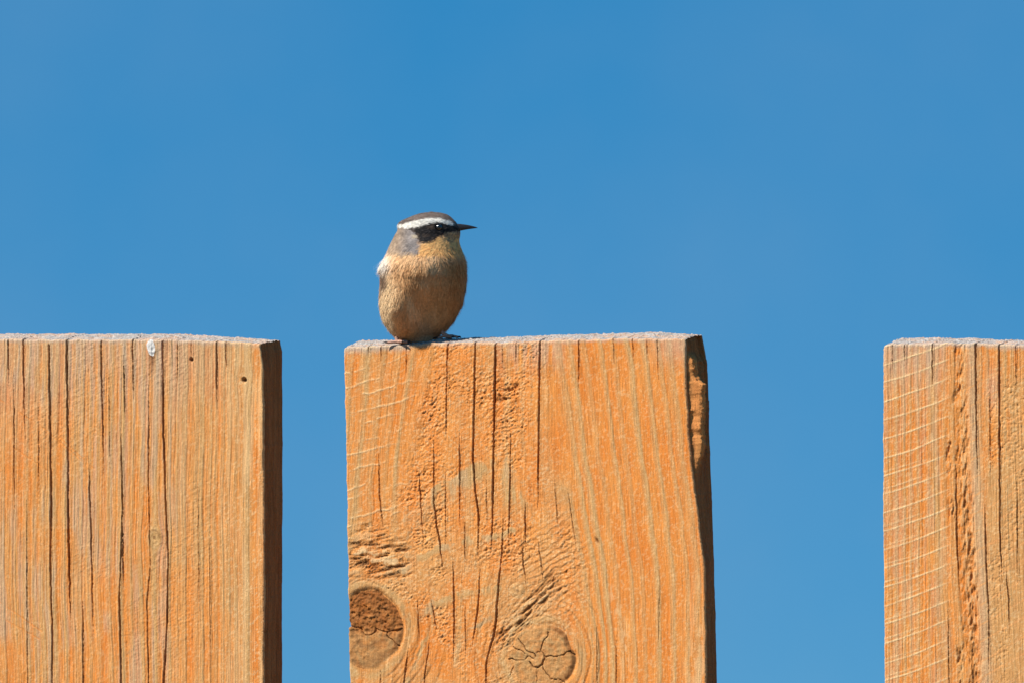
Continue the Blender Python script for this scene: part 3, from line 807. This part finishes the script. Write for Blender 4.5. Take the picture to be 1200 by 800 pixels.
def srgb(*c):
    c = np.array(c, float) / 255
    return np.where(c <= .04045, c / 12.92, ((c + .055) / 1.055) ** 2.4)
BUFF, BUFFD, OCHRE = np.array([.86, .54, .27]), np.array([.74, .40, .17]), np.array([.90, .50, .18])
PALEB = np.array([.82, .60, .34])
GREYN, CROWN, WHITE, BLACK = np.array([.37, .30, .235]), np.array([.145, .108, .088]), np.array([.88, .83, .73]), np.array([.014, .012, .012])
BROWN = np.array([.24, .15, .09])
def poly_mask(x, z, pts):
    pts = np.array(pts, float); inside = np.zeros(x.shape, bool); n = len(pts)
    d = np.full(x.shape, 1e9)
    for i in range(n):
        (x0, z0), (x1, z1) = pts[i], pts[(i + 1) % n]
        cond = ((z0 > z) != (z1 > z)) & (x < (x1 - x0) * (z - z0) / (z1 - z0 + 1e-9) + x0)
        inside ^= cond
        t = np.clip(((x - x0) * (x1 - x0) + (z - z0) * (z1 - z0)) / ((x1 - x0) ** 2 + (z1 - z0) ** 2), 0, 1)
        d = np.minimum(d, np.hypot(x - x0 - t * (x1 - x0), z - z0 - t * (z1 - z0)))
    return sstep(-.9, .9, np.where(inside, d, -d))
zz = lambda L: [(420 + a / 4.444 - 498, 398 - (230 + b / 4.444)) for a, b in L]     # from a 4.44x enlargement
pp = lambda L: [(a - 498, 398 - b) for a, b in L]                                   # from photo pixels
BROW = pp([(463, 262.5), (472, 261.5), (483, 259.3), (492, 256.8), (500, 255.7), (508, 255.1), (518, 256), (526, 258.3), (532, 261.5), (530, 264), (525, 262.3), (518, 260), (510, 260.2), (500, 262.4), (493, 265), (480, 267), (468, 265.2)])
MASK = pp([(478, 268), (486, 266.5), (494, 264.5), (501, 262), (510, 259.5), (519, 259), (526, 262), (532, 263), (540, 262), (541, 270), (533, 271.5), (525, 271), (519, 274.5), (514, 279), (508, 282.5), (500, 284.5), (493, 284.5), (489.5, 280), (490, 275), (484, 271)])
SPOT = pp([(482.5, 276), (486, 274.5), (490, 277), (488, 280), (484, 279.5)])
LORE = pp([(514, 275), (524, 270), (540, 270), (538, 277), (530, 284), (519, 281)])
THRO = pp([(494, 288), (502, 284), (513, 279), (522, 275), (541, 272), (546, 300), (490, 300)])
def plumage_colour(p, j):
    """albedo by place on the bird; j = random numbers in 0..1, one row per feather"""
    x, y, z = p[:, 0], p[:, 1], p[:, 2]
    z = z + .122 * np.abs(y + 4) * np.where(y < 30, 1, 0) - .3          # markings are laid out as seen from a little below
    jx = x + (j[:, 0] - .5) * 3.0; jz = z + (j[:, 1] - .5) * 2.2
    one = lambda m, a, b: a * (1 - m)[:, None] + b * m[:, None]
    c = np.tile(BUFF, (len(x), 1))
    n = fbm(x * .07 + 50, z * .03, 701, 3)
    c = one(sstep(.4, .65, n), c, BUFFD)
    c = one(sstep(5, 35, x) * (1 - sstep(85, 110, z)), c, np.array([.56, .25, .085]))         # rufous flank
    c = one(.75 * (1 - sstep(-40, -22, jx)) * (1 - sstep(60, 90, z)), c, PALEB)              # paler near flank
    c = one(.55 * (1 - sstep(12, 34, z)) * np.exp(-((x + 2) / 18) ** 2), c, np.array([.42, .32, .22]))
    back = sstep(4, 22, y) * (1 - sstep(112, 124, z))
    c = one(back, c, BROWN)
    wg = np.exp(-(((x + 47.5 - .12 * (z - 68)) / 5.5) ** 2 + ((z - 67) / 11) ** 2) ** 2) * (y < 20)
    c = one(.95 * np.clip(wg * 1.4, 0, 1), c, np.where((fbm(x * .5 + z * .12, z * .06, 704, 2) > .52)[:, None], np.array([.60, .42, .26]), np.array([.20, .12, .07])))
    hd = sstep(88, 98, jz + .28 * jx)                                                       # head and neck
    neck = hd * (1 - sstep(-26, -14, jx - .0 * z))
    nb = sstep(97, 104, jz + .06 * (jx + 30)) * (1 - sstep(-9, -1, jx + .10 * (jz - 110)))
    c = one(nb, c, (np.array([.42, .30, .20]) * (1 - sstep(-36, -16, x))[:, None] + np.array([.28, .245, .225]) * sstep(-36, -16, x)[:, None]) * (.62 + .8 * fbm(x * .25 + z * .2, z * .12 - x * .1, 702, 3)[:, None]) * (1 - .25 * sstep(108, 122, z) * (1 - sstep(-30, -18, x)))[:, None])
    c = one(sstep(5, 18, y) * sstep(86, 96, z), c, GREYN * .75)
    c = one(poly_mask(jx, jz, THRO), c, OCHRE)
    sw = np.exp(-(((x + 47) / 8) ** 2 + ((z - 90) / 9) ** 2))
    c = one(np.clip(sw * 1.3, 0, .9), c, np.array([.88, .80, .70]))                         # white shoulder tuft
    spk = sstep(.58, .72, fbm(x * .35, z * .3, 703, 2)) * poly_mask(jx, jz, zz([(430, 215), (540, 215), (548, 340), (450, 330)]))
    c = one(.45 * spk, c, np.array([.28, .17, .10]))
    kx = x + (j[:, 0] - .5) * 2.6; kz = z + (j[:, 1] - .5) * 1.9 + (fbm(x * .35, z * .35, 708, 2) - .5) * 1.6
    c = one(.75 * poly_mask(kx, kz, LORE) * (j[:, 2] > .35), c, np.array([.16, .12, .11]))
    c = one(sstep(130, 132, kz) * sstep(-18, -12, kx), c, np.array([.07, .05, .04]))
    mk_ = poly_mask(kx + (fbm(x * .3, z * .3, 705, 2) - .5) * 4, kz + (fbm(x * .3, z * .3, 706, 2) - .5) * 3.5, MASK)
    brn = np.clip(sstep(.5, .7, fbm(x * .22, z * .22, 707, 2)) * .6 + .5 * (1 - sstep(-30, -14, x)), 0, .8)
    c = one(mk_, c, BLACK * (1 + 2.0 * (j[:, 2] > .8))[:, None] * (1 - brn)[:, None] + np.array([.085, .058, .042]) * brn[:, None])
    c = one(.8 * poly_mask(kx, kz, SPOT), c, np.array([.62, .5, .34]))
    brow_y = np.interp(kx, [-34, -15, -6, 10, 20, 29, 36], [135.5, 138.6, 141.5, 143, 142.2, 139.8, 135])
    c = one(sstep(-1, 1, kz - brow_y + 2) * sstep(118, 128, z), c, CROWN * (.8 + .6 * j[:, 2:3]))
    c = one(poly_mask(kx, kz, BROW), c, WHITE)
    c *= (.86 + .26 * j[:, 3])[:, None]
    return np.clip(c, 0.004, .9)

def colour4(c): return np.concatenate([c, np.ones((len(c), 1))], 1)

def build_bird():
    nth = 120
    th = np.linspace(0, 2 * np.pi, nth, endpoint=False)
    TH_, Z_ = np.meshgrid(th, zt)
    pts = body_pt(TH_.ravel(), Z_.ravel(), -1.0).reshape(len(zt), nth, 3)
    i = np.arange(len(zt) * nth).reshape(len(zt), nth)
    ir = np.roll(i, -1, 1)
    q = np.stack([i[:-1], ir[:-1], ir[1:], i[1:]], -1).reshape(-1, 4)
    flat = pts.reshape(-1, 3)
    co = np.concatenate([flat, pts[0].mean(0)[None] - [0, 0, .6], pts[-1].mean(0)[None] + [0, 0, .3]])
    nb = len(flat)
    tr = np.concatenate([np.stack([ir[0], i[0], np.full(nth, nb)], -1), np.stack([i[-1], ir[-1], np.full(nth, nb + 1)], -1)])
    col = plumage_colour(co, np.full((len(co), 4), .5))
    me = mesh_np("bird", to_world(co), q, True, {"plumage_colour": colour4(col)}, tr)
    bird = link("bird", me, PLUMAGE)
    bird["label"] = "small round buff bird with black mask and white eyebrow perched on the middle board"
    bird["category"] = "bird"

    # --- contour feathers: thousands of fine tapered vanes lying along the body
    r = np.random.RandomState(31)
    N = 56000
    cand_z = r.rand(N * 4) * 152 - 1; cand_t = r.rand(N * 4) * 2 * np.pi
    cx, a, bf, bb, cy = prof(cand_z)
    keep = r.rand(N * 4) < (a + .5 * (bf + bb)) / 100 * (.45 + .55 * (cand_z > 95) * 1.0)
    z, t = cand_z[keep], cand_t[keep]
    front = np.sin(t) < .35
    sel = front | (r.rand(len(z)) < .6)
    z, t = z[sel], t[sel]
    e = .01
    p0 = body_pt(t, z, -.6)
    dt = body_pt(t + e, z, -.6) - body_pt(t - e, z, -.6); dz = body_pt(t, np.minimum(z + .6, 151), -.6) - body_pt(t, np.maximum(z - .6, -1.4), -.6)
    nrm = np.cross(dt, dz); nrm /= np.linalg.norm(nrm, axis=1)[:, None] + 1e-9
    cen = np.stack([cx[keep][sel], cy[keep][sel], z], -1)
    flip = ((p0 - cen) * nrm).sum(1) < -1e-6; nrm[flip] *= -1
    head = sstep(98, 118, z)
    # lie: back from the beak on the head, down and slightly outwards on the body
    g_body = np.stack([-.12 - .25 * (p0[:, 0] < -25), .25 + 0 * z, -1 + 0 * z], -1)
    g_head = np.stack([-1 + 0 * z, .35 + 0 * z, -.25 - .25 * (z < 125)], -1)
    g = g_body * (1 - head)[:, None] + g_head * head[:, None]
    clump = (fbm(p0[:, 0] * .10 + 30, p0[:, 2] * .06, 711, 2) - .5)
    g += np.stack([clump * 1.7, 0 * z, 0 * z], -1) + r.normal(0, .12, (len(z), 3))
    g -= (g * nrm).sum(1)[:, None] * nrm; g /= np.linalg.norm(g, axis=1)[:, None] + 1e-9
    side = np.cross(nrm, g)
    ln = (12.0 * (1 - head) + 3.8 * head) * (.7 + .6 * r.rand(len(z)))
    wd = (.72 * (1 - head) + .62 * head) * (.7 + .6 * r.rand(len(z)))
    lift = (.09 + .13 * r.rand(len(z)) ** 2 + .05 * (clump > .12)) * (1 - .35 * head)
    tuft = np.exp(-(((p0[:, 0] + 47) / 8) ** 2 + ((z - 93) / 8) ** 2)) * (p0[:, 1] < 12)
    lift = lift + .13 * tuft * r.rand(len(z)) ** 2; ln = ln * (1 + .3 * tuft); wd = wd * (1 - .4 * tuft)
    nape = np.exp(-(((p0[:, 0] + 30) / 5) ** 2 + ((z - 136) / 4) ** 2))
    lift = lift + .16 * nape * r.rand(len(z)); ln = ln * (1 + .9 * nape * r.rand(len(z)))
    wisp = r.rand(len(z)) < .11
    lift = np.where(wisp, lift * 2.0, lift); wd = np.where(wisp, wd * .5, wd)
    J = r.rand(len(z), 4)
    # one clump of feathers shares its tone
    J[:, 3] = np.clip(.5 * J[:, 3] + .5 * fbm(p0[:, 0] * .25, p0[:, 2] * .09, 712, 2) * 1.0 + .0, 0, 1)
    kept = np.ones(len(z), bool)
    # keep the eye clear
    kept &= ~((np.hypot(p0[:, 0] + g[:, 0] * ln * .5 - 16.5, p0[:, 2] + g[:, 2] * ln * .5 - 129.6) < 4.6) & (p0[:, 1] < 0))
    kept &= ~((np.hypot(p0[:, 0] - 16.5, p0[:, 2] - 129.6) < 4.4) & (p0[:, 1] < 0))
    def K(x): return x[kept]
    p0, g, side, nrm, ln, wd, lift, J = map(K, (p0, g, side, nrm, ln, wd, lift, J))
    n = len(p0)
    V = np.zeros((n, 7, 3)); wprof = [(.0, .5), (.4, 1.0), (.75, .75)]
    for k, (s_, w_) in enumerate(wprof):
        c_ = p0 + g * (ln * s_)[:, None] + nrm * (ln * (lift * s_ - .16 * s_ * s_) + .35)[:, None]
        V[:, k * 2] = c_ - side * (wd * w_ * .5)[:, None]; V[:, k * 2 + 1] = c_ + side * (wd * w_ * .5)[:, None]
    V[:, 6] = p0 + g * ln[:, None] + nrm * (ln * (lift - .16) + .35)[:, None]
    V[..., 2] = np.maximum(V[..., 2], -2.5)
    b = np.arange(n)[:, None] * 7
    q = np.concatenate([b + [0, 2, 3, 1], b + [2, 4, 5, 3]]); tr = b + [4, 6, 5]
    col = plumage_colour(p0 + g * (ln * .4)[:, None], J)
    pm = mesh_np("plumage", to_world(V.reshape(-1, 3)), q, True, {"plumage_colour": colour4(np.repeat(col, 7, 0))}, tr)
    # soft shading: feathers take most of their normal from the body they cover
    rn = np.repeat(nrm[:, None], 7, 1) + .35 * (g * 1.0)[:, None] * np.linspace(-.2, .6, 7)[None, :, None] + r.normal(0, .10, (n, 1, 3))
    wnrm = rn[..., :1] * RIGHT + rn[..., 1:2] * BY + rn[..., 2:3] * np.array([0, 0, 1.0])
    wnrm /= np.linalg.norm(wnrm, axis=-1, keepdims=True)
    pm.normals_split_custom_set_from_vertices(wnrm.reshape(-1, 3).tolist())
    pl = link("plumage", pm, PLUMAGE, bird); pl["kind"] = "stuff"

    # --- vane strips for wings and tail
    def blades(name, items, parent):
        co, qs, cs = [], [], []; off = 0
        for path, width, normal, c in items:
            path = np.array(path, float); m = len(path)
            s_ = np.linspace(0, 1, m)
            w = width * np.clip(np.minimum(.45 + s_ * 2, 1) * np.sqrt(np.clip(1.02 - s_ ** 4, 0, 1)), .05, 1)
            tan = np.gradient(path, axis=0); nr = np.array(normal, float) if np.ndim(normal) == 2 else np.tile(normal, (m, 1))
            sd = np.cross(tan, nr); sd /= np.linalg.norm(sd, axis=1)[:, None] + 1e-9
            nr = nr / (np.linalg.norm(nr, axis=1)[:, None] + 1e-9)
            for k in (-1, -.8, 0, .8, 1):
                co.append(path + sd * (w * .5 * k)[:, None] + nr * (1 - abs(k)) * .8)
                cc = np.array(c) * (1.0 if abs(k) < .9 else 2.1)
                cs.append(np.tile(np.clip(cc, 0, .8), (m, 1)))
            i = np.arange(5 * m).reshape(5, m) + off
            qs.append(np.stack([i[:-1, :-1], i[1:, :-1], i[1:, 1:], i[:-1, 1:]], -1).reshape(-1, 4)); off += 5 * m
        me_ = mesh_np(name, to_world(np.concatenate(co)), np.concatenate(qs), True, {"plumage_colour": colour4(np.concatenate(cs))})
        ob = link(name, me_, PLUMAGE, parent)
        return ob
    for k, sgn in enumerate((-1, 1)):
        items = []
        for f in range(11):
            s_ = np.linspace(0, 1, 14)
            z0 = 88 - f * 3.8; z1 = 44 - f * 3.4
            a0 = math.pi + .10 + f * .015; a1 = math.pi - 1.15 + f * .055
            zs = z0 + (z1 - z0) * s_; as_ = a0 + (a1 - a0) * s_ ** 1.1
            if sgn > 0: as_ = math.pi - as_ + .55
            pth = body_pt(as_, np.maximum(zs, 4), 0.5 + (11 - f) * .12)
            nn = pth - np.stack([0 * zs - 2, 0 * zs + 3, zs], -1)
            items.append((pth, 9.5, nn, (.20 + .02 * (f % 3), .125, .075)))
        blades("wing" + (".001" if k else ""), items, bird)
    items = []
    for f in range(8):
        fx = (f - 3.5)
        pth = [(-9 + fx * 1.4, 40, 24), (-10 + fx * 2.2, 58, 17), (-12 + fx * 3.0, 80, 7), (-14 + fx * 3.8, 102, -5), (-16 + fx * 4.4, 122 - abs(fx) * 1.2, -17)]
        items.append((pth, 9.5, (0.12 * fx * .3, .45, 1), (.13, .085, .055)))
    blades("tail", items, bird)

    # --- beak: two mandibles in one horn
    m = 22; ns = 16
    s_ = np.linspace(0, 1, m); an = np.linspace(0, 2 * np.pi, ns, endpoint=False)
    bx = 34 + s_ * 27.6
    hz = 5.0 * (1 - s_) ** .8 + .15; hy = 5.2 * (1 - s_) ** .8 + .15
    bz = 131.6 + .9 * np.sin(s_ * 2.4) - 1.0 * s_ ** 2
    by = -8 - s_ * 3.5
    sq = np.sign(np.sin(an)) * np.abs(np.sin(an)) ** .8
    gape = 1 - .20 * np.exp(-(((an + np.pi) % (2 * np.pi) - np.pi - 0) / .22) ** 2) - .20 * np.exp(-((an - np.pi) / .22) ** 2)
    co = np.stack([bx[:, None] + 0 * an, by[:, None] + hy[:, None] * np.cos(an) * gape, bz[:, None] + hz[:, None] * sq], -1)
    i = np.arange(m * ns).reshape(m, ns); ir = np.roll(i, -1, 1)
    bq = np.stack([i[:-1], i[1:], ir[1:], ir[:-1]], -1).reshape(-1, 4)
    link("beak", mesh_np("beak", to_world(co.reshape(-1, 3)), bq), BEAK, bird)

    # --- eyes
    def ball(name, c, r_, mat, parent, sx=1, sz=1):
        m2, n2 = 18, 28
        ph = np.linspace(0, np.pi, m2); a2 = np.linspace(0, 2 * np.pi, n2, endpoint=False)
        co = np.stack([c[0] + sx * r_ * np.sin(ph)[:, None] * np.cos(a2), c[1] + r_ * np.sin(ph)[:, None] * np.sin(a2), c[2] + sz * r_ * np.cos(ph)[:, None] + 0 * a2], -1)
        i = np.arange(m2 * n2).reshape(m2, n2); ir = np.roll(i, -1, 1)
        return link(name, mesh_np(name, to_world(co.reshape(-1, 3)), np.stack([i[:-1], ir[:-1], ir[1:], i[1:]], -1).reshape(-1, 4)), mat, parent)
    def tube(name, chains, mat, parent):
        co, qs = [], []; off = 0
        for pts, rad in chains:
            pts = np.array(pts, float); rad = np.array(rad, float)
            tt = np.linspace(0, len(pts) - 1, (len(pts) - 1) * 5 + 1)
            P_ = np.stack([np.interp(tt, np.arange(len(pts)), pts[:, k]) for k in range(3)], -1)
            for _ in range(2): P_[1:-1] = .25 * P_[:-2] + .5 * P_[1:-1] + .25 * P_[2:]
            rr = np.interp(tt, np.arange(len(pts)), rad)
            tg = np.gradient(P_, axis=0); tg /= np.linalg.norm(tg, axis=1)[:, None]
            ref = np.array([.3, .9, .2]); s1 = np.cross(tg, ref); s1 /= np.linalg.norm(s1, axis=1)[:, None]; s2 = np.cross(tg, s1)
            a_ = np.linspace(0, 2 * np.pi, 9, endpoint=False)
            ring = P_[:, None] + rr[:, None, None] * (np.cos(a_)[None, :, None] * s1[:, None] + np.sin(a_)[None, :, None] * s2[:, None])
            i = np.arange(len(P_) * 9).reshape(-1, 9) + off; ir = np.roll(i, -1, 1)
            qs.append(np.stack([i[:-1], ir[:-1], ir[1:], i[1:]], -1).reshape(-1, 4)); co.append(ring.reshape(-1, 3)); off += len(P_) * 9
        return link(name, mesh_np(name, to_world(np.concatenate(co)), np.concatenate(qs)), mat, parent)
    for k, sg in enumerate((-1, 1)):
        sp_ = body_pt(np.array([-1.107 if sg < 0 else 1.107]), np.array([132.4]))[0]
        ey = ball("eye" + (".001" if k else ""), (16.5, -26.4 if sg < 0 else 18.4, 129.6), 4.4, EYE, bird)
        a_ = np.linspace(R(205), R(335), 12)
        yy = -27.6 if sg < 0 else 19.6
        rim = [(16 + 7.2 * math.cos(w), yy + .020 * (7.2 * math.cos(w)) ** 2 * (1 if sg < 0 else -1), 129.8 + 5.6 * math.sin(w)) for w in a_]
        tube("eyelid" + (".001" if k else ""), [(rim, [.25] + [.5] * 10 + [.25])], plain("eyelid_skin", (.38, .30, .22), .7, .2), bird)

    # --- legs: shank, three toes forward, one back
    tslope = CT.shape[0] - 1
    def lay(p):
        # drop a foot point onto the sloping board end
        p = np.array(p, float); w_ = to_world(p)
        i_ = int(np.clip(round(w_[1] / TH * tslope), 0, tslope)); j_ = int(np.argmin(np.abs(CT[i_, :, 0] - w_[0])))
        z_ = CT[max(0, i_ - 1):i_ + 2, max(0, j_ - 2):j_ + 3, 2].max()
        return tuple(p + [0, 0, (z_ - top_z) / SC])
    for k, (hx, hy_, fx, fy, dirx) in enumerate(((-33, -2, -32, -4, 1.3), (20, -3, 27, -4, 1.3))):
        foot = np.array([fx, fy, 2.2])
        chains = [([(hx + (4 if not k else -3), hy_ + 4, 20), (hx - .5 + (1 if k else 0), hy_, 8), lay(foot)], [3.0, 2.4, 2.4])]
        claws = []
        for j, ang in enumerate((-.75, -.2, .35) if k == 0 else (-.8, -.2, .3)):
            d = np.array([math.sin(ang + dirx), -math.cos(ang + dirx), 0])
            L_ = (11, 13.5, 11)[j]
            a1 = foot + d * L_ * .5 + [0, 0, .6]; a2 = foot + d * L_ + [0, 0, -.4]
            chains.append(([lay(foot), lay(a1), lay(a2)], [2.1, 1.8, 1.35]))
            claws.append(([lay(a2), lay(a2 + d * 2.4 + [0, 0, .6]), lay(a2 + d * 4.0 + [0, 0, -1.0])], [1.2, .8, .15]))
        d = np.array([-math.sin(dirx) - .5, math.cos(dirx) * .8, 0]); a2 = foot + d * 8 + [0, 0, -.4]
        chains.append(([lay(foot), lay(foot + d * 4), lay(a2)], [2.1, 1.7, 1.3]))
        claws.append(([lay(a2), lay(a2 + d * 2.6 + [0, 0, .6]), lay(a2 + d * 4.2 + [0, 0, -1.0])], [1.2, .8, .15]))
        lg = tube("leg" + (".001" if k else ""), chains, LEGM, bird)
        for j, cl in enumerate(claws):
            nm = k * 4 + j
            tube("claw" + (".%03d" % nm if nm else ""), [cl], CLAW, lg)
    return bird
build_bird()
